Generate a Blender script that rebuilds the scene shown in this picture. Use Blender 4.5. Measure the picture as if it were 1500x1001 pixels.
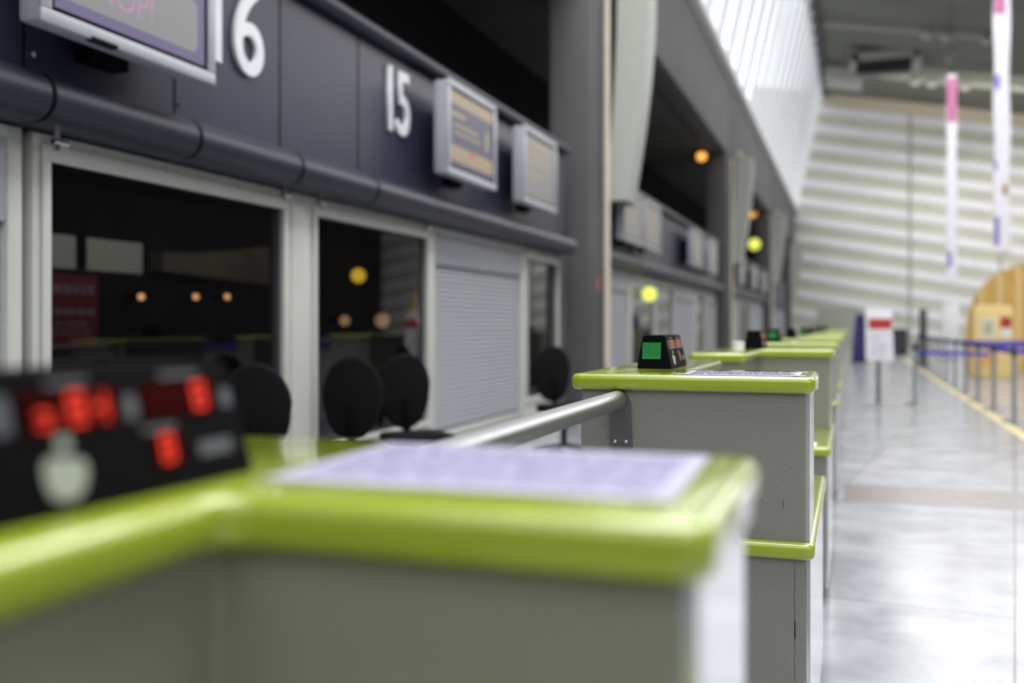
import bpy, bmesh, math, random
from mathutils import Vector, Matrix
random.seed(7)
S = bpy.context.scene
for o in list(bpy.data.objects): bpy.data.objects.remove(o)
C = S.collection

# ------------------------------------------------------------------ camera, world, light
H = 1.266                      # eye height
cam_d = bpy.data.cameras.new('camera'); cam = bpy.data.objects.new('camera', cam_d); C.objects.link(cam)
cam.location = (0, 0, H); cam.rotation_euler = (math.pi/2, 0, math.radians(18.8))
cam_d.sensor_width = 36; cam_d.lens = 35; cam_d.shift_y = -24.5/1500; cam_d.clip_start = .02; cam_d.clip_end = 400
cam_d.dof.use_dof = True; cam_d.dof.focus_distance = 2.52; cam_d.dof.aperture_fstop = 1.5
S.camera = cam
S.view_settings.view_transform = 'Standard'; S.view_settings.look = 'None'
S.view_settings.exposure = 0.0; S.view_settings.gamma = 1; S.view_settings.use_curve_mapping = False

W = bpy.data.worlds.new('overcast_sky'); S.world = W; W.use_nodes = True
nt = W.node_tree; nt.nodes.clear()
out = nt.nodes.new('ShaderNodeOutputWorld'); bg = nt.nodes.new('ShaderNodeBackground')
tc = nt.nodes.new('ShaderNodeTexCoord'); sp = nt.nodes.new('ShaderNodeSeparateXYZ'); rp = nt.nodes.new('ShaderNodeValToRGB')
nt.links.new(tc.outputs['Generated'], sp.inputs[0]); nt.links.new(sp.outputs['Z'], rp.inputs[0])
rp.color_ramp.elements[0].position = .0; rp.color_ramp.elements[0].color = (.13, .135, .15, 1)
rp.color_ramp.elements[1].position = .1; rp.color_ramp.elements[1].color = (1.0, 1.0, 1.0, 1)
nt.links.new(rp.outputs[0], bg.inputs[0]); bg.inputs[1].default_value = 2.3
nt.links.new(bg.outputs[0], out.inputs[0])

def area_light(name, loc, size, sizey, power, col=(1, 1, 1), rot=(0, 0, 0)):
    l = bpy.data.lights.new(name, 'AREA'); l.shape = 'RECTANGLE'; l.size = size; l.size_y = sizey
    l.energy = power; l.color = col
    o = bpy.data.objects.new(name, l); o.location = loc; o.rotation_euler = rot; C.objects.link(o); return o
# area lights added below the closed ceiling to fill the hall from above
area_light('overhead_fill', (9, 36, 11.6), 14, 46, 6000, (1, .99, .97))
area_light('overhead_fill_near', (1.0, 5.0, 10.9), 6.2, 12, 2050, (.99, .99, 1))  # added for broad highlights on the near counter edges
area_light('end_wall_fill', (9, 54, 12), 16, 2, 420, (1, .97, .92), rot=(math.radians(78), 0, 0))  # added and tilted to brighten the far wall

# ------------------------------------------------------------------ materials
def mat(name, col, rough=.5, metal=0.0, var=.06, scale=8.0, bump=0.0, bscale=200, emit=None, estr=0, coat=0, spec=None):
    m = bpy.data.materials.new(name); m.use_nodes = True
    n = m.node_tree; b = n.nodes['Principled BSDF']
    t = n.nodes.new('ShaderNodeTexCoord')
    no = n.nodes.new('ShaderNodeTexNoise'); no.inputs['Scale'].default_value = scale; no.inputs['Detail'].default_value = 3
    n.links.new(t.outputs['Object'], no.inputs['Vector'])
    r = n.nodes.new('ShaderNodeValToRGB')
    a = [max(0, c*(1-var)) for c in col]; z = [min(1, c*(1+var)) for c in col]
    r.color_ramp.elements[0].position = .3; r.color_ramp.elements[1].position = .7
    r.color_ramp.elements[0].color = (*a, 1); r.color_ramp.elements[1].color = (*z, 1)
    n.links.new(no.outputs['Fac'], r.inputs[0]); n.links.new(r.outputs[0], b.inputs['Base Color'])
    b.inputs['Roughness'].default_value = rough; b.inputs['Metallic'].default_value = metal
    if coat: b.inputs['Coat Weight'].default_value = coat; b.inputs['Coat Roughness'].default_value = .08
    if spec is not None: b.inputs['Specular IOR Level'].default_value = spec
    if bump:
        n2 = n.nodes.new('ShaderNodeTexNoise'); n2.inputs['Scale'].default_value = bscale
        bp = n.nodes.new('ShaderNodeBump'); bp.inputs['Strength'].default_value = bump; bp.inputs['Distance'].default_value = .002
        n.links.new(t.outputs['Object'], n2.inputs['Vector'])
        n.links.new(n2.outputs['Fac'], bp.inputs['Height']); n.links.new(bp.outputs[0], b.inputs['Normal'])
    if emit: b.inputs['Emission Color'].default_value = (*emit, 1); b.inputs['Emission Strength'].default_value = estr
    return m

LIME = mat('lime_laminate', (.32, .40, .028), .2, var=.03, coat=1)
BODY = mat('grey_speckled_laminate', (.215, .217, .188), .5, var=.10, scale=260, bump=.25, bscale=400)
BODY_DK = mat('dark_grey_laminate', (.12, .125, .12), .5)
SILVER = mat('silver_front_laminate', (.72, .74, .78), .18, .75, var=.02)
STEEL = mat('brushed_steel', (.42, .43, .44), .38, 1.0, var=.05, scale=60)
STEEL_DK = mat('bracket_steel', (.22, .22, .22), .4, .9)
CHROME = mat('screw_chrome', (.8, .8, .8), .12, 1.0)
BLACK = mat('black_plastic', (.003, .003, .004), .6, spec=.05)
BLACKM = mat('black_fabric', (.006, .006, .007), .9, spec=.1)
FRAME = mat('cream_window_frame', (.50, .51, .47), .4, var=.02)
SHUT = mat('white_shutter_lacquer', (.33, .34, .38), .45, var=.02)
NAVY = mat('navy_fascia_metal', (.026, .029, .052), .36, .1, var=.05, spec=.3)
NAVYTUBE = mat('navy_tube_metal', (.022, .025, .04), .38, 0, var=.05, spec=.3)
NUM = mat('pale_grey_numerals', (.62, .63, .66), .4)
MONF = mat('silver_monitor_shell', (.36, .37, .41), .4, .1, var=.02)
CONC = mat('grey_concrete', (.10, .098, .105), .7, var=.12, scale=1.2, bump=.3, bscale=20)
COLC = mat('column_concrete', (.072, .071, .075), .7, var=.12, scale=1.2, bump=.3, bscale=20)
CONC_D = mat('dark_concrete', (.075, .075, .072), .8, var=.15, scale=1.5)
CREAM = mat('cream_pipe', (.55, .5, .42), .5)
STRUT = mat('pale_strut_paint', (.38, .40, .36), .5, var=.03)
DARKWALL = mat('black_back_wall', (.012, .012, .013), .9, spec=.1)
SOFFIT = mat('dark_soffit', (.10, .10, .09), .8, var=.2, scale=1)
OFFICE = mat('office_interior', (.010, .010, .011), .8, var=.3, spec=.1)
CEIL = mat('dark_olive_ceiling', (.18, .183, .145), .8, var=.12, scale=.35)
RIBM = mat('white_rib_paint', (.8, .81, .82), .5, var=.03)
DUCT = mat('pale_grey_duct', (.42, .42, .38), .6)
YEL = mat('yellow_floor_tape', (.62, .52, .22), .5)
BLUEB = mat('blue_belt', (.035, .03, .42), .6)
POST = mat('grey_post_metal', (.32, .34, .37), .35, .6)
POSTB = mat('dark_post_base', (.03, .03, .035), .5)
WHITE = mat('white_board', (.75, .75, .78), .5)
RED = mat('red_print', (.42, .02, .02), .5)
DKBLUE = mat('dark_blue_print', (.018, .012, .14), .5)
ORWOOD = mat('golden_timber', (.62, .38, .10), .5, var=.12, scale=3)
PALEY = mat('pale_yellow_cabinet', (.78, .58, .24), .5)
PAPER = mat('lavender_paper', (.52, .51, .66), .35, var=.02)
INK = mat('faded_ink', (.15, .15, .30), .6)
TAPE = mat('clear_tape', (.78, .78, .78), .25)
BANW = mat('white_banner_cloth', (.82, .82, .90), .7)
PINK = mat('pink_print', (.52, .17, .33), .7)
PURP = mat('violet_print', (.25, .22, .55), .7)
def emis(name, col, s, base=(.02, .02, .02)): return mat(name, base, .4, emit=col, estr=s)
REDLED = emis('red_led', (1, .03, .002), 1.15)
REDWIN = mat('dark_red_window', (.03, .001, .0008), .7, spec=.02)
ORLED = emis('orange_led', (.62, .20, .06), .55)
GREENLCD = emis('green_lcd', (.0, .24, .035), .8, (0,.05,.01))
LCDTXT = mat('lcd_dark_text', (.0, .05, .01), .5)
WARM = emis('warm_lamp_glow', (1, .46, .09), 1.6)
WARMS = emis('warm_small_lamp_glow', (1, .5, .2), 2)
GREENY = emis('yellow_green_lamp_glow', (.80, .82, .12), 1.3)
YELLAMP = emis('yellow_lamp_glow', (1, .62, .04), 1.5)
SCRPUR = emis('violet_screen', (.13, .10, .24), .8)
SCRPALE = emis('pale_screen_band', (.30, .30, .31), .7)
SCRPINK = emis('pink_screen_text', (.50, .27, .45), .8)
SCRBLUE = emis('blue_screen', (.03, .03, .085), .9)
SCRBEIGE = emis('beige_screen_band', (.28, .21, .12), 1.0)
SCRGREY = emis('washed_screen', (.20, .19, .18), .9)
SCRRED = emis('screen_red_mark', (.5, .12, .08), .8)
REFLSTRIP = emis('reflected_strip_glow', (.30, .32, .24), .6)  # glow stands in for a bright reflection in the office glass

def glass_mat(name, tint=(.75, .78, .8), refl=1.5):
    m = bpy.data.materials.new(name); m.use_nodes = True; n = m.node_tree; n.nodes.clear()
    o = n.nodes.new('ShaderNodeOutputMaterial'); mx = n.nodes.new('ShaderNodeMixShader')
    tr = n.nodes.new('ShaderNodeBsdfTransparent'); gl = n.nodes.new('ShaderNodeBsdfGlossy'); fr = n.nodes.new('ShaderNodeFresnel')
    tr.inputs[0].default_value = (*tint, 1); gl.inputs['Roughness'].default_value = .02; fr.inputs[0].default_value = refl
    gl.inputs[0].default_value = (.9, .9, .9, 1)
    ge = n.nodes.new('ShaderNodeNewGeometry'); mi = n.nodes.new('ShaderNodeMix'); mi.inputs[2].default_value = refl; mi.inputs[3].default_value = 1/refl
    n.links.new(ge.outputs['Backfacing'], mi.inputs[0]); n.links.new(mi.outputs[0], fr.inputs[0])
    n.links.new(fr.outputs[0], mx.inputs[0]); n.links.new(tr.outputs[0], mx.inputs[1]); n.links.new(gl.outputs[0], mx.inputs[2])
    n.links.new(mx.outputs[0], o.inputs[0]); return m
GLASS = glass_mat('dark_tinted_glass', (.6, .6, .62), 1.42)
CLEAR = glass_mat('clear_roof_glass', (.97, .98, 1), 1.2)
def frosted():
    m = bpy.data.materials.new('frosted_panel'); m.use_nodes = True; n = m.node_tree; n.nodes.clear()
    o = n.nodes.new('ShaderNodeOutputMaterial'); mx = n.nodes.new('ShaderNodeMixShader')
    tr = n.nodes.new('ShaderNodeBsdfTransparent'); tl = n.nodes.new('ShaderNodeBsdfTranslucent')
    tc = n.nodes.new('ShaderNodeTexCoord'); w = n.nodes.new('ShaderNodeTexWave'); w.wave_type = 'BANDS'; w.bands_direction = 'Y'
    w.inputs['Scale'].default_value = 1.1; w.inputs['Distortion'].default_value = 0
    r = n.nodes.new('ShaderNodeValToRGB'); r.color_ramp.elements[0].color = (.80, .83, .86, 1); r.color_ramp.elements[1].color = (.96, .97, .98, 1)
    n.links.new(tc.outputs['Object'], w.inputs['Vector']); n.links.new(w.outputs['Fac'], r.inputs[0]); n.links.new(r.outputs[0], tr.inputs[0])
    tl.inputs[0].default_value = (.85, .87, .88, 1); mx.inputs[0].default_value = .22
    n.links.new(tr.outputs[0], mx.inputs[1]); n.links.new(tl.outputs[0], mx.inputs[2]); n.links.new(mx.outputs[0], o.inputs[0]); return m
FROST = frosted()

def floor_mat():
    m = bpy.data.materials.new('pale_stone_tiles'); m.use_nodes = True; n = m.node_tree; b = n.nodes['Principled BSDF']
    t = n.nodes.new('ShaderNodeTexCoord'); mp = n.nodes.new('ShaderNodeMapping'); mp.inputs['Rotation'].default_value[2] = math.radians(8)
    br = n.nodes.new('ShaderNodeTexBrick'); br.offset = 0; br.inputs['Scale'].default_value = 1
    br.inputs['Brick Width'].default_value = 1.2; br.inputs['Row Height'].default_value = 1.2; br.inputs['Mortar Size'].default_value = .006
    br.inputs['Color1'].default_value = (.39, .405, .43, 1); br.inputs['Color2'].default_value = (.355, .37, .395, 1); br.inputs['Mortar'].default_value = (.16, .16, .16, 1)
    no = n.nodes.new('ShaderNodeTexNoise'); no.inputs['Scale'].default_value = 2.6; no.inputs['Detail'].default_value = 7; no.inputs['Distortion'].default_value = .3
    r = n.nodes.new('ShaderNodeValToRGB'); r.color_ramp.elements[0].position = .35; r.color_ramp.elements[0].color = (.64, .64, .66, 1)
    r.color_ramp.elements[1].position = .62; r.color_ramp.elements[1].color = (1, 1, 1, 1)
    mx = n.nodes.new('ShaderNodeMixRGB'); mx.blend_type = 'MULTIPLY'; mx.inputs[0].default_value = 1
    n.links.new(t.outputs['Object'], mp.inputs[0]); n.links.new(mp.outputs[0], br.inputs['Vector']); n.links.new(t.outputs['Object'], no.inputs['Vector'])
    n.links.new(no.outputs['Fac'], r.inputs[0]); n.links.new(br.outputs['Color'], mx.inputs[1]); n.links.new(r.outputs[0], mx.inputs[2])
    n.links.new(mx.outputs[0], b.inputs['Base Color']); b.inputs['Roughness'].default_value = .2
    return m
FLOOR = floor_mat()
BAND = mat('brown_stone_band', (.21, .19, .18), .25, var=.08)

# ------------------------------------------------------------------ mesh helpers
def box(bm, x0, x1, y0, y1, z0, z1, bev=0, seg=2):
    r = bmesh.ops.create_cube(bm, size=1); v = r['verts']
    for p in v: p.co = Vector(((x0+x1)/2+p.co.x*(x1-x0), (y0+y1)/2+p.co.y*(y1-y0), (z0+z1)/2+p.co.z*(z1-z0)))
    if bev:
        es = list({e for p in v for e in p.link_edges})
        bmesh.ops.bevel(bm, geom=es, offset=bev, segments=seg, profile=.5, affect='EDGES')
def tube(bm, p0, p1, r0, r1=None, n=20):
    r1 = r0 if r1 is None else r1; p0 = Vector(p0); p1 = Vector(p1); d = p1-p0
    q = bmesh.ops.create_cone(bm, cap_ends=True, segments=n, radius1=r0, radius2=r1, depth=d.length)
    M = Matrix.Translation((p0+p1)/2) @ d.to_track_quat('Z', 'Y').to_matrix().to_4x4()
    bmesh.ops.transform(bm, matrix=M, verts=q['verts'])
def ball(bm, c, r, sc=(1, 1, 1), u=20, v=14):
    q = bmesh.ops.create_uvsphere(bm, u_segments=u, v_segments=v, radius=r)
    for p in q['verts']: p.co = Vector((p.co.x*sc[0]+c[0], p.co.y*sc[1]+c[1], p.co.z*sc[2]+c[2]))
def prism(bm, pts, axis, a, b, bev=0, seg=3):
    """pts = 2D outline; axis = the axis it is extruded along from a to b"""
    def P(u, w, t): return {'x': (t, u, w), 'y': (u, t, w), 'z': (u, w, t)}[axis]
    A = [bm.verts.new(P(u, w, a)) for u, w in pts]; B = [bm.verts.new(P(u, w, b)) for u, w in pts]
    n = len(pts); fa = bm.faces.new(A); fb = bm.faces.new(B[::-1])
    fs = [bm.faces.new((A[i], B[i], B[(i+1) % n], A[(i+1) % n])) for i in range(n)]
    bmesh.ops.recalc_face_normals(bm, faces=[fa, fb]+fs)
    if bev: bmesh.ops.bevel(bm, geom=list(fa.edges)+list(fb.edges), offset=bev, segments=seg, profile=.5, affect='EDGES')
def rounded(pts, r, n=5):
    res = []; N = len(pts)
    for i in range(N):
        p = Vector(pts[i]); a = (Vector(pts[i-1])-p).normalized(); b = (Vector(pts[(i+1) % N])-p).normalized()
        s = p+a*r; e = p+b*r
        for k in range(n+1):
            t = k/n; res.append(tuple((1-t)**2*s+2*t*(1-t)*p+t*t*e))
    return res
def obj(name, bm, m, parent=None, label=None, cat=None, group=None, kind=None, smooth=True):
    me = bpy.data.meshes.new(name); bmesh.ops.recalc_face_normals(bm, faces=bm.faces); bm.to_mesh(me); bm.free()
    me.materials.append(m)
    if smooth:
        me.polygons.foreach_set('use_smooth', [True]*len(me.polygons)); me.set_sharp_from_angle(angle=math.radians(38))
    o = bpy.data.objects.new(name, me); C.objects.link(o)
    if parent: o.parent = parent
    tag(o, label, cat, group, kind); return o
def tag(o, label=None, cat=None, group=None, kind=None):
    if label: o['label'] = label
    if cat: o['category'] = cat
    if group: o['group'] = group
    if kind: o['kind'] = kind
def empty(name, label=None, cat=None, loc=(0, 0, 0), group=None, kind=None):
    o = bpy.data.objects.new(name, None); o.location = loc; o.empty_display_size = .1; C.objects.link(o); tag(o, label, cat, group, kind); return o
def B(): return bmesh.new()
def bx(name, m, parent, *a, bev=0, **k):
    b = B(); box(b, *a, bev=bev); return obj(name, b, m, parent, **k)
def dup(root, loc, label=None):
    r = root.copy(); C.objects.link(r); r.location = loc
    if label: r['label'] = label
    for ch in list(root.children):
        c = ch.copy(); C.objects.link(c); c.parent = r
        for g in ch.children:
            d = g.copy(); C.objects.link(d); d.parent = c
    return r
def text_mesh(name, s, size, m, parent, origin, sx=1, bold=0, depth=.01, label=None, cat=None, axis='x', spacing=1):
    """lettering standing on a surface that faces +x (reads along +y)"""
    cu = bpy.data.curves.new(name, 'FONT'); cu.body = s; cu.size = size; cu.extrude = depth; cu.offset = bold; cu.space_character = spacing
    t = bpy.data.objects.new(name, cu); C.objects.link(t); bpy.context.view_layer.update()
    me = bpy.data.meshes.new_from_object(t.evaluated_get(bpy.context.evaluated_depsgraph_get()))
    bpy.data.objects.remove(t)
    for v in me.vertices:
        x, y, z = v.co
        v.co = (origin[0]+z, origin[1]+x*sx, origin[2]+y) if axis == 'x' else (origin[0]+x*sx, origin[1]-z, origin[2]+y)
    me.materials.clear(); me.materials.append(m)
    o = bpy.data.objects.new(name, me); C.objects.link(o)
    if parent: o.parent = parent
    tag(o, label, cat); return o
ORD = ['first', 'second', 'third', 'fourth', 'fifth', 'sixth', 'seventh', 'eighth', 'ninth', 'tenth', 'eleventh', 'twelfth', 'thirteenth', 'fourteenth', 'fifteenth', 'sixteenth']

# ------------------------------------------------------------------ the setting
YE = 62.9
bx('floor', FLOOR, None, -5.6, 24, -6, YE, -.1, 0, kind='structure', smooth=False)
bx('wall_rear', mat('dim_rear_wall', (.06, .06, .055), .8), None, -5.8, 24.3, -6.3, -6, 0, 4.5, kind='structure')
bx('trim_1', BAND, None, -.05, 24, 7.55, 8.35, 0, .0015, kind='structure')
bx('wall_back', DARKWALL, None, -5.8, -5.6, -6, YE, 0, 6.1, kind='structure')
bx('wall_right', mat('dark_umber_wall', (.035, .032, .03), .9, var=.3, scale=.5), None, 24, 24.3, -6, YE, 0, 12, kind='structure')
bx('trim_2', SOFFIT, None, -5.6, -3.7, -6, YE, 5.97, 6.1, kind='structure')           # soffit of the loggia
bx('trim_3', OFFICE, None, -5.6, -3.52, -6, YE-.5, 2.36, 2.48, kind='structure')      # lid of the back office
# hall ceiling, falling gently to the right
TS = -.185
def ceil_z(x): return 15.27+(x+1.64)*TS
b = B(); prism(b, [(-1.9, ceil_z(-1.9)), (24, ceil_z(24)), (24, ceil_z(24)+.3), (-1.9, ceil_z(-1.9)+.3)], 'y', -6, YE)
obj('ceiling', b, CEIL, kind='structure', smooth=False)
# far wall: boards with raised pale battens, all falling to the right
def endwall_mat():
    m = bpy.data.materials.new('olive_grey_boards'); m.use_nodes = True; n = m.node_tree; bs = n.nodes['Principled BSDF']
    t = n.nodes.new('ShaderNodeTexCoord'); mp = n.nodes.new('ShaderNodeMapping'); mp.inputs['Scale'].default_value = (.25, 1, .25)
    no = n.nodes.new('ShaderNodeTexNoise'); no.inputs['Scale'].default_value = 1; no.inputs['Detail'].default_value = 3
    r = n.nodes.new('ShaderNodeValToRGB'); r.color_ramp.elements[0].position = .3; r.color_ramp.elements[1].position = .7
    r.color_ramp.elements[0].color = (.46, .45, .38, 1); r.color_ramp.elements[1].color = (.56, .55, .48, 1)
    n.links.new(t.outputs['Object'], mp.inputs[0]); n.links.new(mp.outputs[0], no.inputs[0]); n.links.new(no.outputs['Fac'], r.inputs[0]); n.links.new(r.outputs[0], bs.inputs['Base Color'])
    bs.inputs['Roughness'].default_value = .7; return m
EW = endwall_mat(); BAT = mat('pale_batten_paint', (.78, .78, .80), .6, var=.05, scale=.5); EWTOP = mat('cream_head_board', (.62, .55, .42), .6)
b = B(); prism(b, [(-5.8, 0), (24, 0), (24, ceil_z(24)), (-5.8, ceil_z(-5.8))], 'y', YE, YE+.3)
ew = obj('wall_far', b, EW, kind='structure', smooth=False)
bat = B(); k = 0
while True:
    z0 = 14.0-1.13*k                      # height at x = -1.64
    if z0 < -4: break
    k += 1
    xa, xb = -3.4, 24
    za, zb = z0+(xa+1.64)*TS, z0+(xb+1.64)*TS
    if za < .5: break
    if zb < .2: xb = (0.2-z0)/TS-1.64; zb = .2
    prism(bat, [(xa, za), (xb, zb), (xb, zb+.46), (xa, za+.46)], 'y', YE-.06, YE)
obj('batten', bat, BAT, ew, smooth=False)
hb = B(); prism(hb, [(-2.2, ceil_z(-2.2)-.75), (24, ceil_z(24)-.75), (24, ceil_z(24)-.02), (-2.2, ceil_z(-2.2)-.02)], 'y', YE-.08, YE)
obj('head_board', hb, EWTOP, ew, smooth=False)
for x in (3.2, 8.0, 13): bx('joint_cover', mat('joint_grey', (.36, .36, .33), .7), ew, x, x+.16, YE-.09, YE, 0, ceil_z(x)-.8)
bx('door_1', mat('pale_green_door', (.38, .41, .36), .6), None, -1.9, .6, YE-.12, YE-.06, 0, 2.3, kind='structure')

# slanting glazed wall over the concrete beam
ZB, ZT = H+6.8, 15.27
gw = empty('window_1', kind='structure')
def gx(z): return -3.2+(z-ZB)*1.56/(ZT-ZB)
ys = [-4+2.05*i for i in range(33)]
split = H+8.6
fr = B(); cl = B()
def ring(b, x0, x1, L, z0, z1, t, bt=None, tt=None, bev=.004, y0=0):
    bt = bt or t; tt = tt or t
    box(b, x0, x1, y0, L, z1-tt, z1, bev); box(b, x0, x1, y0, L, z0, z0+bt, bev)
    box(b, x0, x1, y0, y0+t, z0+bt, z1-tt, bev); box(b, x0, x1, L-t, L, z0+bt, z1-tt, bev)
def quad_slab(bm, y0, y1, z0, z1, t=.02):
    prism(bm, [(gx(z0), z0), (gx(z1), z1), (gx(z1)-t, z1), (gx(z0)-t, z0)], 'y', y0, y1)
quad_slab(fr, ys[0], 24, ZB, split); quad_slab(fr, 24, YE, ZB, ZT-.1)
for y0, y1 in zip(ys, ys[1:]):
    if y1 < 24.2: quad_slab(cl, y0, y1, split, ZT-.1)
obj('frosted_pane', fr, FROST, gw, smooth=False); obj('clear_pane', cl, CLEAR, gw, smooth=False)
for i, y in enumerate(ys):
    b = B(); prism(b, [(gx(ZB), ZB), (gx(ZT), ZT), (gx(ZT)+.16, ZT), (gx(ZB)+.16, ZB)], 'y', y, y+.11)
    obj('rib', b, RIBM, gw, smooth=False)
bx('sill', RIBM, gw, -3.3, -3.0, -4, YE, ZB-.02, ZB+.16)
b = B(); prism(b, [(gx(ZT)-.1, ZT-.3), (gx(ZT)+.25, ZT-.3), (gx(ZT)+.25, ZT), (gx(ZT)-.1, ZT)], 'y', -4, YE); obj('head_rail', b, CONC, gw, smooth=False)

# ------------------------------------------------------------------ columns, beams, struts
COLY = [12.54+15*i for i in range(4)]
pos = ['nearest', 'second', 'third', 'farthest']
def strut_mesh():
    outer = []; inner = []
    z0, z1 = 3.0, 5.97
    for i in range(15):
        t = i/14; z = z0+(z1-z0)*t
        bow = math.sin(t*math.pi/2)
        outer.append((-2.93+.31*bow, z)); inner.append((-3.24+.16*bow, z))
    b = B(); pts = outer+inner[::-1]
    A = [b.verts.new((x, 0, z)) for x, z in pts]; Bv = [b.verts.new((x, .5, z)) for x, z in pts]; n = len(pts); m = 15
    for i in range(m-1):
        b.faces.new((A[i], A[i+1], A[n-2-i], A[n-1-i])); b.faces.new((Bv[i], Bv[n-1-i], Bv[n-2-i], Bv[i+1]))
    for i in range(n): b.faces.new((A[i], Bv[i], Bv[(i+1) % n], A[(i+1) % n]))
    return b
segs = [(-6, COLY[0]+.5)]+[(COLY[i]+.5, COLY[i+1]+.5) for i in range(3)]+[(COLY[3]+.5, YE)]
for i, (a, z) in enumerate(segs):
    b = B(); box(b, -3.75, -3.2, a+.005, z-.005, 5.97, ZB-.02, .02)
    obj('concrete_beam', b, CONC, label='grey concrete beam under the slanted glazing, %s segment from the near end' % ORD[i], cat='beam', group='concrete beams below the glazing')
st0 = None
for i, y in enumerate(COLY):
    c = empty('concrete_column', '%s grey concrete column of the row beside the check-in offices' % pos[i], 'column', (0, y, 0), 'concrete columns')
    b = B(); box(b, -3.75, -3.2, 0, 1.02, 0, 5.97, .03); obj('shaft', b, COLC, c)
    b = B(); tube(b, (-3.15, .72, 0), (-3.15, .72, 5.9), .045); obj('drain_pipe', b, CREAM, c, label='cream vertical pipe on the column')
    if i == 0: bx('warning_sticker', mat('faded_red_sticker', (.40, .12, .09), .6), c, -3.2, -3.197, .40, .50, 1.72, 1.92)
    s = empty('curved_strut', 'pale curved steel strut bowing out above the %s column' % pos[i], 'strut', (0, y+1.05, 0), 'curved struts on the columns')
    obj('strut_body', strut_mesh(), STRUT, s)
    b = B(); box(b, -3.2, -2.9, .1, .4, 2.95, 3.02, .01); obj('foot_plate', b, STEEL_DK, s)
    b = B(); tube(b, (-2.95, .25, 5.9), (-2.95, -.1, 6.06), .09); obj('head_pin', b, CREAM, s)
    # small warm downlight on the soffit just before the column
    l = empty('downlight', 'small orange glowing soffit lamp before the %s column' % pos[i], 'lamp', (-3.72, y-.55, 5.97), 'orange soffit lamps')
    if i == 0: l['label'] = 'small orange soffit lamp hidden high in the nearest bay'
    b = B(); tube(b, (-.12, 0, -.08), (-.12, 0, 0), .16); obj('housing', b, BLACK, l)
    b = B(); ball(b, (-.08, 0, -.17), .13); obj('bulb', b, WARM, l)

# ------------------------------------------------------------------ sign fascia over the offices
def fascia(y0, y1, joints, which):
    f = empty('sign_fascia', 'dark navy sign fascia with rounded lower rail, %s bay' % which, 'fascia', (0, y0, 0), 'navy fascias between columns')
    L = y1-y0
    b = B(); box(b, -3.5, -3.4, 0, L, 2.3, 3.42); obj('panel', b, NAVY, f)
    b = B()
    prof = [(-3.38+.0, 2.36)]
    for k in range(13):
        a = math.radians(90-180*k/12); prof.append((-3.33+.10*math.cos(a), 2.25+.105*math.sin(a)))
    prof += [(-3.5, 2.145), (-3.5, 2.36)]
    prism(b, prof, 'y', 0, L); obj('lower_rail', b, NAVYTUBE, f)
    b = B(); tube(b, (-3.36, 0, 3.44), (-3.36, L, 3.44), .06); obj('top_rail', b, NAVYTUBE, f)
    bx('roof_plate', BLACK, f, -3.7, -3.38, 0, L, 3.42, 3.47)
    for j in joints:
        bx('joint', BLACK, f, -3.402, -3.397, j-y0, j-y0+.012, 2.33, 3.38)
        b = B(); k0 = B(); tube(k0, (-3.333, j-y0, 2.25), (-3.333, j-y0+.02, 2.25), .1075, n=32); obj('rail_joint', k0, BLACK, f); b.free()
    for j in joints[:2]:
        b = B(); tube(b, (-3.40, j-y0+.05, 2.45), (-3.385, j-y0+.05, 2.45), .012, n=10); obj('screw', b, CHROME, f)
    return f
f1 = fascia(-4, 12.0, [3.4, 4.42, 5.45, 6.5], 'nearest')
fascia(13.7, 27.2, [16, 19, 22], 'second'); fascia(28.7, 42.1, [33, 37], 'third'); fascia(43.7, 57, [48, 52], 'fourth')
n16 = text_mesh('sign_numeral', '16', .76, NUM, None, (-3.385, 4.60, 2.755), .90, .005, .012, 'large pale grey 16 on the navy fascia beside the violet monitor', 'number sign', spacing=.92)
n15 = text_mesh('sign_numeral', '15', .72, NUM, None, (-3.385, 6.86, 2.78), .78, .005, .012, 'pale grey 15 on the navy fascia left of the middle monitor', 'number sign', spacing=.86)

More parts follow.
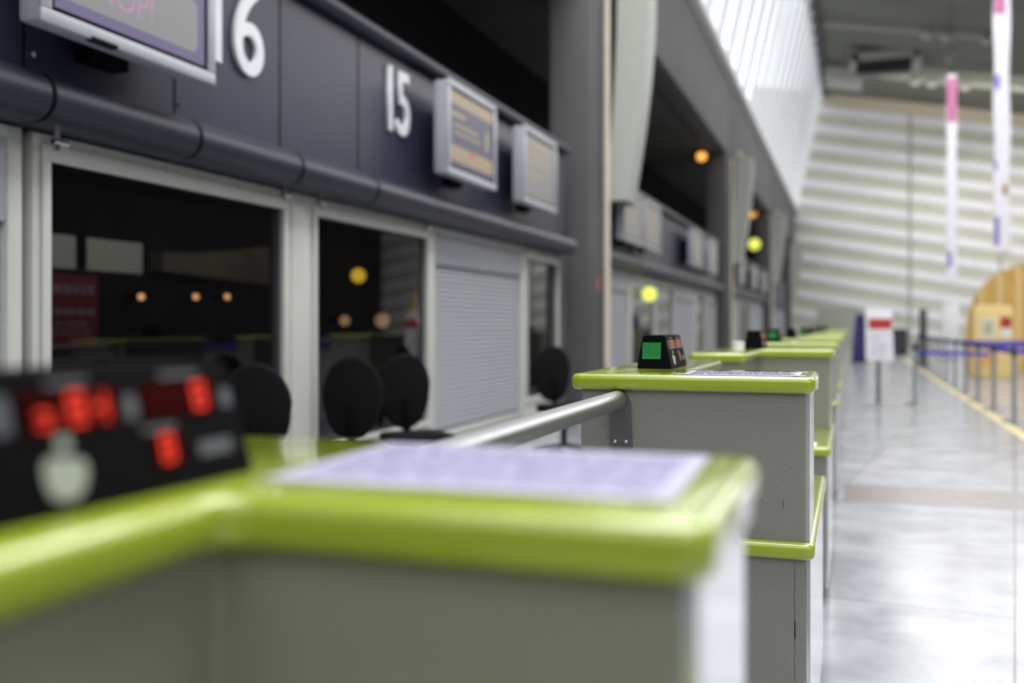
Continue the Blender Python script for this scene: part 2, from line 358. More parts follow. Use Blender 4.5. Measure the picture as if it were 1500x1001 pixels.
# ------------------------------------------------------------------ monitors on the fascia
def monitor(y, label, w=1.17, h=.785, style='blue'):
    z0 = 2.50
    m = empty('information_monitor', label, 'monitor', (-3.1, y, z0), 'monitors along the fascia')
    b = B(); box(b, -.14, -.02, .015, w-.015, .01, h-.01, .02); obj('shell', b, MONF, m)
    b = B(); t = .06
    ring(b, -.019, 0, w, 0, h, t, bev=.006)
    obj('bezel', b, MONF, m)
    b = B(); box(b, -.285, -.14, w/2-.2, w/2+.2, .12, .6); box(b, -.26, -.16, w/2-.12, w/2+.12, -.03, .05); obj('bracket', b, BLACK, m)
    scr = {'violet': SCRPUR, 'blue': SCRBLUE, 'grey': SCRGREY}[style]
    s = bx('screen', scr, m, -.0195, -.012, t-.01, w-t+.01, t-.01, h-t+.01)
    X = -.0118
    b = B(); ring(b, -.012, -.010, w-t+.002, t-.002, h-t+.002, .022, bev=0, y0=t-.002); obj('screen_border', b, BLACK, m, smooth=False)
    if style == 'violet':
        b = B(); prism(b, rounded([(t+.05, .13), (w-t-.08, .13), (w-t-.08, .39), (t+.05, .39)], .05), 'x', X, X+.001); obj('pale_band', b, SCRPALE, s)
        text_mesh('lettering', 'HOP!', .17, SCRPINK, s, (X+.002, .31, .185), 1.0, 0, .0005)
        b = B()
        for k in range(6): box(b, X+.001, X+.002, .68+.03*k, .695+.03*k, .33, .35)
        box(b, X+.001, X+.002, .70, .71, .37, .5); box(b, X+.001, X+.002, .82, .83, .37, .5); box(b, X+.001, X+.002, .70, .83, .37, .378)
        obj('icon', b, SCRPALE, s)
        bx('control_buttons', BLACK, m, -.03, .004, .28, .44, -.006, .012)
    elif style == 'blue':
        b = B(); box(b, X, X+.001, .06, w-.06, .60, .71); box(b, X, X+.001, .06, w-.06, .13, .26)
        obj('beige_band', b, SCRBEIGE, s)
        b = B()
        box(b, X, X+.001, .10, .40, .50, .54); box(b, X, X+.001, .14, .70, .42, .445); box(b, X, X+.001, .14, .78, .36, .38); box(b, X, X+.001, .9, .98, .33, .5)
        obj('text_lines', b, SCRBEIGE, s)
        bx('red_mark', SCRRED, s, X, X+.002, .50, .62, .2, .25)
    else:
        b = B()
        for zz, ww in ((.62, .9), (.52, .6), (.44, .8), (.3, .5)): box(b, X, X+.001, .12, .12+ww, zz, zz+.03)
        obj('text_lines', b, SCRBEIGE, s)
    return m
monitor(3.20, 'large monitor with violet screen showing pink HOP! beside the 16', style='violet')
monitor(7.50, 'monitor with blue and beige screen, directly right of the 15', style='blue')
monitor(9.50, 'monitor with washed-out grey screen, last before the nearest column', style='grey')
for y, l in ((14.15, 'first pale monitor past the nearest column, touching the strut'), (15.75, 'second pale monitor past the nearest column'),
             (20.9, 'third pale monitor past the nearest column, after a gap'), (23.4, 'last pale monitor before the second column'),
             (30.2, 'first small pale monitor past the second column'), (34.5, 'second small pale monitor past the second column'), (38.5, 'third small pale monitor past the second column')):
    monitor(y, l, w=1.35, style='grey')

# ------------------------------------------------------------------ office windows and shutters
WX = -3.5
wn = [1]
def office_window(y0, y1, z0=.34, z1=2.135, clips=True):
    wn[0] += 1
    w = empty('window_%d' % wn[0], kind='structure', loc=(WX, y0, 0)); L = y1-y0; t = .075
    b = B(); ring(b, -.05, .03, L, z0, z1, t, .07, .06); obj('window_frame', b, FRAME, w)
    b = B(); ring(b, .031, .045, L-t+.03, z0+.05, z1-.045, .052, .05, .08, y0=t-.03); obj('sash', b, FRAME, w)
    bx('glass_pane', GLASS, w, -.008, .0, t, L-t, z0+.06, z1-.12)
    bx('wall_below', FRAME, w, -.05, .02, 0, L, 0, z0)
    if clips:
        for yy in (.13, L-.1):
            b = B(); tube(b, (.05, yy-.03, z1-.03), (.05, yy+.06, z1-.03), .014, n=10); box(b, .03, .06, yy-.03, yy, z1-.07, z1+.01); obj('hinge', b, CHROME, w)
    return w
def shutter(y0, y1, label, head=.33, z0=.3, z1=2.135, detail=True):
    s = empty('roller_shutter', label, 'roller shutter', (WX, y0, 0), 'roller shutters'); L = y1-y0; t = .08
    b = B(); box(b, -.05, .03, 0, t, 0, z1, .004); box(b, -.05, .03, L-t, L, 0, z1, .004); box(b, -.05, .035, t+.001, L-t-.001, z1-.05, z1, .004); obj('guide_rail', b, FRAME, s)
    bx('shutter_box', SHUT, s, -.05, .025, t, L-t, z1-head, z1-.05, bev=.004)
    b = B(); p = .045; n = int((z1-head-z0)/p)
    for k in range(n):
        z = z1-head-p*(k+1); prism(b, [(-.04, z), (-.012, z+.003), (-.006, z+p*.5), (-.012, z+p-.003), (-.04, z+p)], 'y', t, L-t)
    obj('slat_curtain', b, SHUT, s, smooth=False)
    bx('bottom_bar', FRAME, s, -.045, .0, t, L-t, z0-.06, z0, bev=.003); bx('base_panel', FRAME, s, -.05, -.01, t, L-t, 0, z0-.06)
    return s
shutter(1.2, 3.47, 'white roller shutter at the far left edge beside window under 16', head=.42)
office_window(3.53, 5.70); 
bx('trim_4', FRAME, None, -3.55, -3.46, 5.70, 5.93, 0, 2.135, kind='structure', bev=.006)
office_window(5.93, 8.0)
shutter(8.0, 10.62, 'closed grey-white roller shutter below the middle monitor')
office_window(10.62, 12.05)
bx('trim_5', CONC_D, None, -3.75, -3.5, 12.05, 12.5, 0, 2.3, kind='structure')
nm = ['first', 'second', 'third', 'fourth', 'fifth']
shutter(13.7, 16.3, 'pale roller shutter directly past the nearest column'); office_window(16.3, 18.5, clips=False); office_window(18.5, 20.6, clips=False)
shutter(20.6, 23.6, 'pale roller shutter in the middle of the second bay'); office_window(23.6, 25.2, clips=False); shutter(25.2, 27.3, 'pale roller shutter just before the second column')
shutter(28.7, 33, 'pale roller shutter just past the second column'); office_window(33, 37, clips=False); shutter(37, 42.2, 'pale roller shutter just before the third column')
shutter(43.7, 57, 'long distant roller shutter past the third column')

# reflections seen in the office glass, built as objects behind it
BWX = -5.6
ol = bpy.data.lights.new('office_fill', 'AREA'); ol.shape = 'RECTANGLE'; ol.size = .2; ol.size_y = 4; ol.energy = 14; ol.color = (1, .9, .78)  # added light, brightens the poster and the back wall
oo = bpy.data.objects.new('office_fill', ol); oo.location = (-4.2, 7.3, 2.3); oo.rotation_euler = (0, math.radians(60), 0); C.objects.link(oo)
ps = empty('reflected_poster', 'dark red poster with pale lines, reflection built behind the left window', 'poster', (BWX, 5.70, 1.10))
bx('board', mat('dark_red_board', (.20, .012, .03), .5, emit=None), ps, 0, .03, -.2, .62, 0, .55)
b = B(); random.seed(3)
for z, h in ((.40, .07), (.24, .05), (.17, .02), (.13, .015), (.09, .015)):
    y = -.15
    while y < .52:
        l = random.uniform(.05, .12); box(b, .03, .033, y, min(y+l, .58), z, z+h); y += l+.02
obj('pale_lines', b, mat('poster_pale', (.35, .25, .32), .5, emit=None), ps)
cw = empty('reflected_strip', 'pale glowing strip built as a reflection in the left window', 'window', (BWX, 5.55, 1.69))
bx('glowing_strip', REFLSTRIP, cw, 0, .02, 0, 1.3, 0, .25); bx('mullion', BLACK, cw, .02, .05, .55, .63, 0, .27)
b = B(); up = []; lo = []
for i in range(13):
    t = i/12; y = 6.95+1.6*t; up.append((y, 1.88+.16*t**1.6)); lo.append((y, 1.72-.06*t))
prism(b, up+lo[::-1], 'x', BWX+.001, BWX+.15)
obj('reflected_arch', b, mat('taupe_reflection', (.16, .14, .11), .8, var=.3, scale=2, emit=None), label='taupe curved bulkhead in the left window, built as a solid behind it', cat='reflection')  # mirrored arch set up as a solid behind the glass
def q2yz(px, py, X):
    q = (px-750)/1458; c, s = .94665, .32227
    Y = X*(-c-s*q)/(s-c*q); d = -X*s+Y*c
    return Y, H-(py-476)*d/1458
def wall_lamp(px, py, r, m, label, X=-5.45, grp=None, plate=True):  # globes behind the glass stand in for lamps mirrored in it
    Y, Z = q2yz(px, py, X)
    l = empty('office_lamp', label, 'lamp', (X, Y, Z), grp)
    b = B(); ball(b, (0, 0, 0), r); obj('bulb', b, m, l)
    b = B(); tube(b, (-.15, 0, 0), (-r*.7, 0, 0), .03, n=12); obj('wall_arm', b, BLACK, l)
wall_lamp(525, 404, .085, YELLAMP, 'bright yellow lamp mirrored in the window right of the white post')
wall_lamp(525, 330, .05, emis('dim_amber', (.7, .3, .02), 1.0), 'dim amber lamp reflection near the top of the window right of white post')
for px, l in ((207, 'left'), (287, 'middle'), (333, 'right')): wall_lamp(px, 435, .028, WARMS, '%s one of three tiny orange lamps mirrored in the left window' % l, grp='tiny orange lamps')
for px, r, l in ((505, .06, 'left'), (560, .09, 'middle'), (618, .07, 'right')): wall_lamp(px, 470, r, emis('soft_peach', (.75, .45, .22), .8), '%s one of three soft peach lights mirrored below the yellow lamp' % l, grp='soft peach lights')
wall_lamp(951, 431, .13, GREENY, 'yellow-green lamp low in the second bay', X=-3.3, plate=False)
Y, Z = q2yz(1105, 358, -3.5)
l = empty('hanging_lamp', 'yellow-green lamp hanging between second and third columns', 'lamp', (-3.5, Y, Z))
b = B(); ball(b, (0, 0, 0), .22); obj('bulb', b, GREENY, l)
b = B(); tube(b, (0, 0, .2), (0, 0, 5.97-Z), .03); obj('rod', b, BLACK, l)

# ------------------------------------------------------------------ check-in desks
T = 1.134; TH = .0425; SH = .714; L = 1.23
XR = -.085                 # passenger edge of the counters
def Lpoly(ins, flip, arm=.26):
    w = .635
    p = [(-ins, ins), (-w+ins, ins), (-w+ins, L-ins), (-w+arm-ins, L-ins), (-w+arm-ins, .37-ins), (-ins, .37-ins)]
    if flip: p = [(x, L-y) for x, y in p][::-1]
    return p
def desk(flip):
    d = empty('check_in_desk', 'x', 'check-in desk', (XR, 0, 0), 'row of lime and grey check-in desks')
    b = B(); prism(b, rounded(Lpoly(0, flip), .028, 6), 'z', T-TH, T, .014, 4); obj('counter_top', b, LIME, d)
    b = B(); prism(b, rounded(Lpoly(.024, flip), .008, 3), 'z', SH, T-TH); obj('upper_body', b, BODY, d)
    r = [(0, 0), (-.635, 0), (-.635, L), (0, L)]
    b = B(); prism(b, rounded(r, .028, 6), 'z', SH-TH, SH, .014, 4); obj('lower_shelf', b, LIME, d)
    i = .022; r = [(-i, i), (-.635+i, i), (-.635+i, L-i), (-i, L-i)]
    b = B(); prism(b, rounded(r, .012, 3), 'z', .07, SH-TH); obj('lower_body', b, BODY, d)
    bx('plinth', BLACK, d, -.57, -.07, .06, L-.06, 0, .07)
    ya, yb = (.032, .338) if not flip else (L-.338, L-.032)
    f = bx('front_panel', SILVER, d, -.0245, -.014, ya, yb, SH+.001, T-TH-.001, label='silver upper front panel')
    bx('front_panel', SILVER, d, -.0225, -.012, .03, L-.03, .075, SH-TH-.001, label='silver lower front panel')
    yy = i-.001 if not flip else L-i-.001
    bx('panel_seam', BODY_DK, d, -.0505, -.049, yy, yy+.002, .08, SH-TH-.004)
    ye = .018 if not flip else L-.30
    b = B(); box(b, -.001, .003, ye+.06, ye+.16, T-.036, T-.006, .001); obj('label_holder', b, TAPE, d)
    return d
dA = desk(False); dB = desk(True)
P = 4.88
pairs = 7
def dev(flip, lit):
    """weight display: tapered black housing, digits on the passenger side, lcd on the end"""
    d = empty('weight_display', 'x', 'display', (0, 0, 0), 'black weight displays on the desks')
    Ld = .30; hgt = .10
    xb0, xb1, xt0, xt1 = -.105, 0, -.09, -.022; e = .014
    b = B(); v = [b.verts.new(c) for c in ((xb0, 0, 0), (xb1, 0, 0), (xb1, Ld, 0), (xb0, Ld, 0), (xt0, e, hgt), (xt1, e, hgt), (xt1, Ld-e, hgt), (xt0, Ld-e, hgt))]
    for f in ((3, 2, 1, 0), (4, 5, 6, 7), (0, 1, 5, 4), (1, 2, 6, 5), (2, 3, 7, 6), (3, 0, 4, 7)): b.faces.new([v[k] for k in f])
    bmesh.ops.bevel(b, geom=list(b.edges), offset=.003, segments=2, affect='EDGES')
    h = obj('housing', b, BLACK, d)
    def face(name, y0, y1, z0, z1, m, par, off=.0006, th=.0008):     # plate lying on the sloping passenger face
        bb = B(); box(bb, 0, th, y0, y1, 0, (z1-z0)); k = -.022/hgt
        for p in bb.verts: p.co.x += (z0+p.co.z)*k+off+.0002; p.co.z += z0
        return obj(name, bb, m, par, smooth=False)
    W = [(.045, .14, .058, .086), (.165, .26, .058, .086), (.17, .205, .02, .046)]
    wm = REDWIN if lit else mat('brown_window', (.05, .02, .01), .3)
    dm = REDLED if lit else ORLED
    for (y0, y1, z0, z1) in W: face('display_window', y0, y1, z0, z1, wm, d)
    # seven segment digits
    def digit(y, z, w, hh, segs, m):
        bb = B(); k = -.022/hgt; t = .0032; g = {'a': (0, w, hh-t, hh), 'g': (0, w, hh/2-t/2, hh/2+t/2), 'd': (0, w, 0, t), 'f': (0, t, hh/2, hh), 'b': (w-t, w, hh/2, hh), 'e': (0, t, 0, hh/2), 'c': (w-t, w, 0, hh/2)}
        for s_ in segs: y0, y1, z0, z1 = g[s_]; box(bb, 0, .0006, y+y0, y+y1, z+z0, z+z1)
        for p in bb.verts: p.co.x += p.co.z*k+.0020
        return obj('digit', bb, m, d, smooth=False)
    if lit:
        digit(.058, .061, .012, .020, 'gcd', dm); digit(.088, .061, .015, .023, 'abcdefg', dm); digit(.113, .061, .012, .021, 'bcg', dm)
        digit(.228, .061, .016, .023, 'abcdefg', dm); digit(.178, .023, .014, .022, 'abcdefg', dm)
    else:
        for (y0, y1, z0, z1) in W:
            n = 3 if y1-y0 > .05 else 1; w = (y1-y0-.012)/n-.004
            for k in range(n): digit(y0+.007+k*(w+.004), z0+.003, w, z1-z0-.006, 'abcdefg', dm)
    # white luggage pictogram
    bb = B(); k = -.022/hgt; pts = rounded([(.058, .012), (.088, .010), (.100, .036), (.056, .042)], .012)
    prism(bb, pts, 'x', 0, .0006); pts = rounded([(.072, .044), (.084, .044), (.084, .054), (.072, .054)], .004); prism(bb, pts, 'x', 0, .0006)
    for p in bb.verts: p.co.x += p.co.z*k+.0008
    obj('pictogram', bb, mat('pale_pictogram', (.36, .40, .34), .5), d, smooth=False)
    tm = mat('grey_caption', (.09, .10, .115), .6)
    for (y0, y1, z0, z1) in ((.02, .035, .06, .085), (.145, .158, .06, .078), (.266, .28, .06, .076), (.16, .20, .048, .052), (.225, .27, .022, .034), (.07, .11, .089, .093), (.19, .24, .089, .093)):
        face('caption', y0, y1, z0, z1, tm, d)
    # lcd on the end face
    ye = 0 if not flip else Ld; sg = 1 if not flip else -1
    bb = B(); box(bb, -.088, -.034, -.0006, .0006, .030, .078)
    for p in bb.verts: p.co.y = ye+sg*(p.co.z*e/hgt)+p.co.y-sg*.0008
    lcd = obj('lcd_screen', bb, GREENLCD, d, smooth=False)
    bb = B(); random.seed(5)
    for z in (.072, .066, .060, .054, .048, .042, .036):
        x = -.084
        while x < -.04:
            w = random.uniform(.004, .012); box(bb, x, min(x+w, -.038), -.0004, .0004, z, z+.0034); x += w+.002
    for p in bb.verts: p.co.y = ye+sg*(p.co.z*e/hgt)+p.co.y-sg*.0016
    obj('lcd_text', bb, LCDTXT, lcd, smooth=False)
    return d
devB_lit = dev(True, True); devA = dev(False, False); devB = dev(True, False)
for i in range(pairs):
    y = i*P
    side = ORD[2*i]
    lb = 'lime-topped grey check-in desk, %s from the camera, arm towards the camera' % ORD[2*i] if i else 'nearest out-of-focus lime-topped check-in desk with lavender paper'
    la = 'lime-topped grey check-in desk, %s from the camera, arm pointing away' % ORD[2*i+1] if i else 'sharp second check-in desk where the steel rail ends'
    yB, yA = -.20+y, 2.60+y
    if i == 0:
        dB.location = (XR, yB, 0); dB['label'] = lb; dA.location = (XR, yA, 0); dA['label'] = la
        devB_lit.location = (-.51, .478, T); devB_lit['label'] = 'large blurred black weight display with lit red digits on nearest desk'
        devA.location = (-.505, 2.955, T); devA['label'] = 'black weight display with green screen on the second desk'
    else:
        dup(dB, (XR, yB, 0), lb); dup(dA, (XR, yA, 0), la)
        if i == 1: devB.location = (-.45, 5.57, T); devB['label'] = 'black weight display with dark end on the third desk'
        elif i < 6: dup(devB, (-.51, .478+y, T), 'small distant black weight display on the %s desk' % ORD[2*i])
        if i < 5: dup(devA, (-.505, 2.955+y, T), 'small distant weight display with green screen on the %s desk' % ORD[2*i+1])

b = B(); box(b, -.0785, -.0775, .0229, .024, .80, .818); box(b, -.0505, -.048, .021, .0219, .47, .515); box(b, -.30, -.297, .0229, .024, .93, .932)
obj('scuff_mark', b, BLACK, dA, label='small dark scuff marks on the grey panel')
# taped notices on the counters
def notice(x0, x1, y0, y1, label, rows, taped=True, skew=0):
    p = empty('taped_notice', label, 'paper', (0, 0, T), 'paper notices taped to the counters')
    b = B(); n = 6
    box(b, x0, x1, y0, y1, .0004, .0014)
    for v in b.verts: v.co.x += skew*(v.co.y-y0)
    obj('sheet', b, PAPER, p, smooth=False)
    b = B()
    for k in range(rows):
        yy = y1-.02-(y1-y0-.04)*k/rows; x = x0+.015
        while x < x1-.03:
            w = random.uniform(.01, .05); box(b, x, min(x+w, x1-.015), yy-.004, yy, .0014, .0017); x += w+.006
    for v in b.verts: v.co.x += skew*(v.co.y-y0)
    obj('printed_lines', b, INK, p, smooth=False)
    if taped:
        for (xx, yy) in ((x0, y0), (x1, y0), (x0+skew*(y1-y0), y1), (x1+skew*(y1-y0), y1)):
            b = B(); box(b, xx-.014, xx+.014, yy-.008, yy+.008, .0016, .0026); obj('tape', b, TAPE, p)
    return p
random.seed(11)
notice(-.475, -.125, .735, 1.0, 'large lavender-white notice taped on the nearest counter', 22, False, -.03)
notice(-.425, -.125, 2.64, 2.83, 'printed notice taped flat on the sharp second counter', 14)
notice(-.40, -.13, 7.53, 7.70, 'small pale notice on the fourth counter', 6)
bx('paper_slip', WHITE, None, -.25, -.15, 4.73, 4.85, SH, SH+.002, label='white slip with red mark on the low shelf of the third desk', cat='paper')
b = B(); tube(b, (-.57, 5.42, T), (-.57, 5.42, T+.042), .034, .034); tube(b, (-.57, 5.42, T+.042), (-.57, 5.42, T+.044), .02)
obj('tape_roll', b, WHITE, label='white roll beside the weight display on the third desk', cat='tape roll')

# steel rail between the first two desks
rl = empty('luggage_rail', 'brushed steel rail bracketed between the first two desks', 'rail', (-.588, 0, 1.066))
b = B(); tube(b, (0, 1.02, 0), (0, 2.60, 0), .0245, n=40); ball(b, (0, 2.60, 0), .0245, (1, .35, 1)); obj('tube', b, STEEL, rl)
def brk(y, s, name='bracket'):
    b = B()
    prism(b, rounded([(-.026, .0), (.030, .0), (.036, -.132), (-.024, -.132)], .006), 'y', y, y+s*.006)
    obj(name, b, STEEL_DK, rl)
    b = B(); tube(b, (0.0, y, -.001), (0.0, y-s*.012, -.001), .0252, n=24); obj('collar', b, STEEL_DK, rl)
    for xx in (-.010, .020):
        b = B(); tube(b, (xx, y, -.112), (xx, y-s*.006, -.112), .0065, n=6); ball(b, (xx, y-s*.006, -.112), .004); obj('screw', b, CHROME, rl)
brk(2.617, 1); brk(1.013, -1)
for v in (): pass
# the next rails of the row
for i in (1, 2, 3):
    b = B(); tube(b, (-.588, P*i+1.02, 1.066), (-.588, P*i+2.615, 1.066), .0245)
    obj('luggage_rail', b, STEEL, label='steel rail between desks hidden behind the %s pair' % ORD[i], cat='rail')

# ------------------------------------------------------------------ office chairs
def chair():
    c = empty('office_chair', 'x', 'chair', (0, 0, 0), 'black office chairs behind the desks')
    b = B(); pts = [(.20*math.cos(a)*(1 if math.sin(a) > 0 else .95), .795+.27*math.sin(a)) for a in [2*math.pi*k/32 for k in range(32)]]
    prism(b, pts, 'y', .19, .26, .025, 4)
    for v in b.verts: v.co.y += -.25*v.co.x**2*-4
    obj('backrest', b, BLACKM, c)
    b = B(); prism(b, rounded([(-.24, -.22), (.24, -.22), (.22, .2), (-.22, .2)], .09, 8), 'z', .44, .52, .03, 4); obj('seat', b, BLACKM, c)
    b = B(); box(b, -.03, .03, .18, .20, .42, .75, .005); box(b, -.03, .03, 0, .2, .41, .44); obj('back_support', b, BLACK, c)
    b = B(); tube(b, (0, 0, .1), (0, 0, .44), .028); obj('gas_column', b, BLACK, c)
    b = B()
    for k in range(5):
        a = 2*math.pi*k/5; tube(b, (0, 0, .13), (.28*math.cos(a), .28*math.sin(a), .085), .028, .018, 12)
    obj('star_base', b, BLACK, c)
    for k in range(5):
        a = 2*math.pi*k/5; x, y = .28*math.cos(a), .28*math.sin(a); w = B(); tube(w, (x-.02, y, .03), (x+.02, y, .03), .03); tube(w, (x, y, .03), (x, y, .085), .008, n=8); obj('caster', w, BLACK, c)
    return c
ch = chair(); ch.location = (-2.9, 4.38, 0); ch.rotation_euler.z = .5; ch['label'] = 'black office chair half hidden behind the nearest weight display'
for (x, y, r, l) in ((-2.95, 5.5, .35, 'left one of two black office chairs overlapping before the yellow lamp window'),
                     (-2.85, 6.3, .75, 'right one of two black office chairs overlapping before the yellow lamp window'),
                     (-2.55, 9.0, .75, 'black office chair just left of the second desk'),
                     (-2.6, 15.0, .3, 'distant black office chair past the nearest column')):
    d = dup(ch, (x, y, 0), l); d.rotation_euler.z = r

# ------------------------------------------------------------------ hall floor furniture
bx('floor_line', YEL, None, 1.80, 1.92, 10, 40, 0, .002, label='long yellow line taped along the pale floor', cat='floor marking')
def post():
    s = empty('belt_post', 'x', 'barrier post', (0, 0, 0), 'belt barrier posts')
    b = B(); tube(b, (0, 0, .02), (0, 0, .90), .03); obj('pole', b, POST, s)
    b = B(); tube(b, (0, 0, 0), (0, 0, .03), .17, .12, 28); obj('base', b, BODY_DK, s)
    b = B(); tube(b, (0, 0, .86), (0, 0, .97), .038); obj('belt_head', b, POSTB, s)
    return s
p0 = post(); rows = [(2.0, 'beside the yellow line', 14.3, 11), (4.2, 'in the second queue row', 17.0, 6), (6.5, 'in the third queue row', 21.0, 4)]
first = True
for x, nm_, ystart, n in rows:
    for k in range(n):
        y = ystart+1.93*k; l = 'grey belt post %s, %s from the front' % (nm_, ORD[k])
        if first: p0.location = (x, y, 0); p0['label'] = l; first = False
        else: dup(p0, (x, y, 0), l)
    for k in range(n-1):
        y = ystart+1.93*k
        if x > 6 and k > 1: continue
        bx('barrier_belt', BLUEB, None, x-.002, x+.002, y+.04, y+1.89, .885, .945, label='blue belt %s, %s span from the front' % (nm_, ORD[k]), cat='barrier belt', group='blue barrier belts')
for k, (y, xa, xb) in enumerate(((18.16, 2.0, 4.2), (22.02, 2.0, 4.2), (14.3, 2.0, 5.6))):
    bx('barrier_belt', BLUEB, None, xa+.045, xb-.045, y-.002, y+.002, .885, .945, label='blue belt crossing the queue, %s crossing from the front' % ORD[(1, 2, 0)[k]], cat='barrier belt', group='blue barrier belts')
p = dup(p0, (5.6, 14.3, 0), 'grey belt post at the right end of the front crossing belt')
p = dup(p0, (.95, 16.9, 0), 'grey belt post standing behind the red and white sign')
b = B(); prism(b, [(1.0, 16.88), (1.95, 16.27), (1.95, 16.265), (1.0, 16.875)], 'z', .80, .855); obj('barrier_belt', b, BLUEB, label='blue belt running from behind the sign to the row', cat='barrier belt', group='blue barrier belts')

def q2xy(px, d): q = (px-750)/1458; return d*(.94665*q-.32227), d*(.32227*q+.94665)
x, y = q2xy(1287, 15.4)
sg = empty('sign_stand', 'white notice stand with red band on a dark pole beside the desks', 'sign', (x, y, 0))
sg.rotation_euler.z = math.radians(6)
b = B(); prism(b, rounded([(-.19, .72), (.22, .70), (.19, 1.50), (-.20, 1.52)], .04), 'y', -.02, .02, .004, 2); obj('panel', b, WHITE, sg)
bx('red_band', RED, sg, -.15, .19, -.024, -.021, 1.20, 1.36)
b = B(); random.seed(2)
for k in range(9):
    box(b, -.12, random.uniform(.02, .16), -.023, -.021, 1.13-.04*k, 1.14-.04*k)
obj('print_lines', b, mat('pale_grey_print', (.45, .45, .5), .6), sg)
b = B(); tube(b, (0, .03, .02), (0, .03, 1.1), .03); obj('pole', b, mat('dark_slate_pole', (.06, .07, .085), .4), sg)
b = B(); box(b, -.18, .18, -.15, .2, 0, .02, .005); obj('base', b, mat('grey_base_plate', (.3, .3, .32), .4), sg)
x, y = q2xy(1258, 33)
bn = empty('roll_up_banner', 'dark blue standing banner just left of the red and white sign', 'banner', (x, y, 0))
b = B(); prism(b, rounded([(-.24, .06), (.24, .06), (.20, 1.62), (-.1, 1.62)], .06), 'y', -.03, .03); obj('cloth', b, DKBLUE, bn); bx('foot', POSTB, bn, -.26, .26, -.12, .12, 0, .06)
x, y = q2xy(1352, 30)
tt = empty('dark_totem', 'slim dark totem standing left of the barrier belts', 'totem', (x, y, 0)); bx('column', POSTB, tt, -.1, .1, -.1, .1, .04, 1.75, bev=.02); bx('base', POSTB, tt, -.2, .2, -.2, .2, 0, .04)
x, y = q2xy(1316, 42)
tt = empty('dark_cabinet', 'low dark cabinet near the far wall behind the sign', 'cabinet', (x, y, 0)); bx('body', BLACK, tt, -.35, .35, -.25, .25, 0, 1.1, bev=.02); bx('door', POSTB, tt, -.3, .3, -.27, -.25, .1, 1.0)
x, y = q2xy(1392, 36)
tt = empty('white_totem', 'tall pale totem among the barrier posts', 'totem', (x, y, 0)); bx('column', WHITE, tt, -.28, .28, -.1, .1, .05, 2.0, bev=.03); bx('base', POST, tt, -.3, .3, -.2, .2, 0, .05)

# round-topped timber kiosk and yellow cabinet
x, y = q2xy(1520, 26)
k = empty('timber_kiosk', 'large round-topped golden timber kiosk at the right edge', 'kiosk', (x, y, 0)); k.rotation_euler.z = -.25
R = 1.72; pts = [(R, 0)]+[(R*math.cos(math.radians(a)), 1.20+R*math.sin(math.radians(a))) for a in range(0, 181, 6)]+[(-R, 0)]
b = B(); prism(b, pts, 'y', 0, .8); obj('shell', b, ORWOOD, k)
b = B()
for j in range(-3, 4):
    xx = j*.45; zz = 1.2+math.sqrt(R*R-xx*xx)-.06
    box(b, xx-.06, xx+.06, -.03, 0, .02, zz)
obj('vertical_batten', b, mat('pale_timber_batten', (.75, .55, .25), .5), k)
x, y = q2xy(1452, 23.6)
k = empty('ticket_cabinet', 'pale yellow rounded ticket cabinet in front of the timber kiosk', 'cabinet', (x, y, 0))
b = B(); prism(b, rounded([(-.46, 0), (.46, 0), (.44, 1.72), (-.42, 1.72)], .16, 8), 'y', -.25, .25, .03, 2); obj('body', b, PALEY, k)
bx('notice_panel', mat('cream_notice', (.72, .68, .52), .5), k, -.26, .06, -.262, -.25, .95, 1.42); bx('red_notice', RED, k, .16, .40, -.262, -.25, 1.2, 1.45); bx('screen', WHITE, k, .18, .38, -.264, -.25, .98, 1.18)
b = B()
for j in range(4): box(b, -.2, 0, -.266, -.262, 1.05+.08*j, 1.08+.08*j)
obj('notice_lines', b, mat('dark_olive_print', (.12, .12, .08), .6), k)
bx('slot_panel', mat('orange_panel', (.75, .36, .12), .5), k, -.3, .1, -.262, -.25, .3, .6)

# hanging banners
def hang(px, d, zb, zt, w, label, marks, ztop):
    x, y = q2xy(px, d); h = empty('hanging_banner', label, 'banner', (x, y, 0), 'banners hanging from the ceiling')
    b = B(); n = 24; th = .05
    pts = [(-w/2+.02*math.sin(i*.9), zb+(zt-zb)*i/n) for i in range(n+1)]+[(w/2+.02*math.sin(i*.7+1), zb+(zt-zb)*i/n) for i in range(n, -1, -1)]
    A = [b.verts.new((p[0], -th, p[1])) for p in pts]; Q = [b.verts.new((p[0], th, p[1])) for p in pts]; N = len(pts)
    for i in range(n):
        b.faces.new((A[i], A[i+1], A[N-2-i], A[N-1-i])); b.faces.new((Q[i], Q[N-1-i], Q[N-2-i], Q[i+1]))
    for i in range(N): b.faces.new((A[i], Q[i], Q[(i+1) % N], A[(i+1) % N]))
    obj('cloth', b, BANW, h, smooth=False)
    for (z0, z1, x0, x1, m) in marks: bx('print_patch', m, h, x0*w, x1*w, -th-.006, -th, z0, z1)
    b = B(); tube(b, (0, 0, zt), (0, 0, ztop), .012, n=8); obj('cable', b, BLACK, h)
    b = B(); tube(b, (-w/2, 0, zb), (w/2, 0, zb), .06, n=12); obj('bottom_rod', b, BANW, h)
    return h
xx, yy = q2xy(1393, 40)
hang(1394, 40, 3.15, 11.3, .36, 'narrower white hanging banner with pink top, left of the pair', [(9.4, 11.2, -.5, .5, PINK), (3.6, 4.2, -.5, 0, PURP)], ceil_z(xx)+.02)
xx, yy = q2xy(1467, 28)
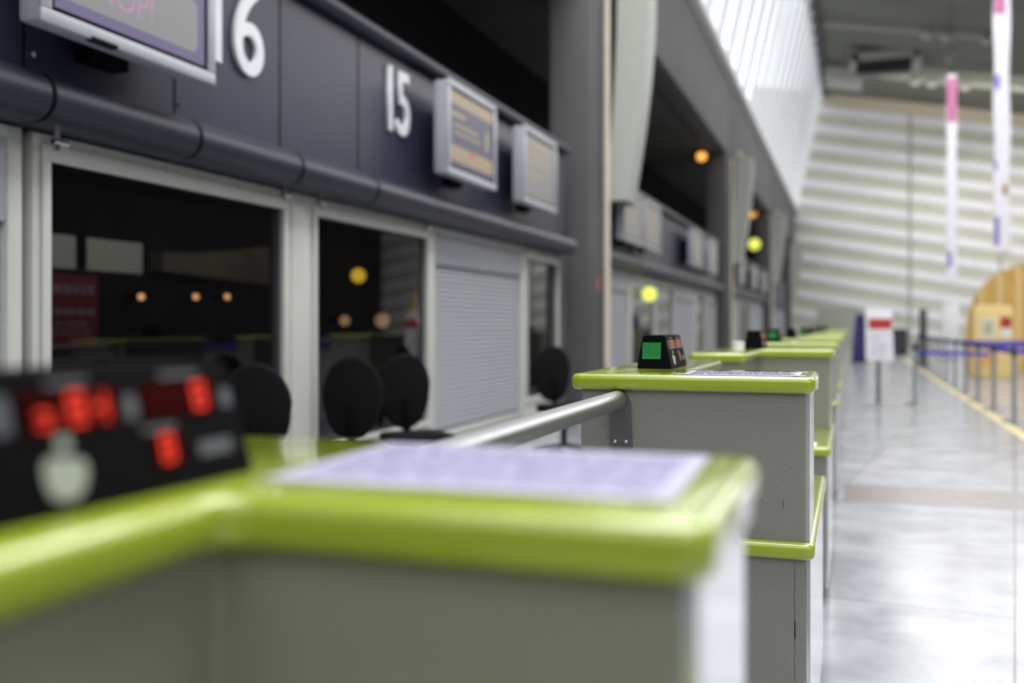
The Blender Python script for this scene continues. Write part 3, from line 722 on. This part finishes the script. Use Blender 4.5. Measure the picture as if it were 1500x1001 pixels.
hang(1467, 28, 3.35, 11.5, .40, 'wider white hanging banner nearest the right edge', [(10.0, 11.4, -.5, .25, PINK), (7.9, 8.3, -.5, -.1, PURP), (3.5, 4.3, -.5, -.15, PURP), (4.9, 5.2, .05, .4, mat('brown_patch', (.4, .25, .15), .6)), (5.6, 5.9, -.5, -.3, PURP)], ceil_z(xx)+.02)

# ceiling rails, duct, hatch
def crail(y, xa, xb, label):
    c = empty('lighting_rail', label, 'lighting rail', (0, y, 0), 'lighting rails on the ceiling')
    b = B(); prism(b, [(xa, ceil_z(xa)-.25), (xb, ceil_z(xb)-.25), (xb, ceil_z(xb)), (xa, ceil_z(xa))], 'y', 0, .25); obj('rail', b, DUCT, c, smooth=False)
    for q in (3.2, 4.0, 5.6):
        if xa < q < xb: b = B(); ball(b, (q, -.05, ceil_z(q)-.33), .28, (1, .6, .7)); obj('lamp_bowl', b, mat('pale_lamp_bowl', (.5, .5, .46), .4), c)
crail(47.5, -1.2, 6.2, 'nearer long pale lighting rail across the dark ceiling'); crail(56.5, 1.5, 14, 'farther pale lighting rail across the dark ceiling')
crail(46.0, 7.0, 16, 'pale lighting rail at the right of the ceiling')
h = empty('ceiling_hatch', 'grey framed square hatch hanging under the dark ceiling', 'hatch', (.05, 51.5, 0))
b = B(); z = ceil_z(1.2)-0.0
box(b, -.1, .3, 0, 3.0, z-.5, z+.02); box(b, 2.8, 3.2, 0, 3.0, z-.75, z-.2); box(b, 0, 3.1, 0, .3, z-.5, z-.15); box(b, 0, 3.1, 2.8, 3.1, z-.7, z-.1); obj('hatch_frame', b, DUCT, h, smooth=False)
bx('dark_opening', BLACK, h, .2, 2.9, .3, 2.8, z-.55, z-.52)
b = B(); prism(b, [(-1.3, 14.3), (.55, 13.97), (.55, 14.72), (-1.3, 15.08)], 'y', 55.3, 57.5); obj('air_duct', b, DUCT, label='boxy pale air duct in the corner beneath the ceiling', cat='duct', smooth=False)
x, y = q2xy(1395, 44)
b = B(); tube(b, (x, y, ceil_z(x)), (x, y, ceil_z(x)-.9), .03, n=8); tube(b, (x-.1, y, ceil_z(x)-1.3), (x+.15, y, ceil_z(x)-.8), .22, .12, 16)
obj('spotlight', b, DUCT, label='single spotlight on the ceiling above the narrower banner', cat='lamp')
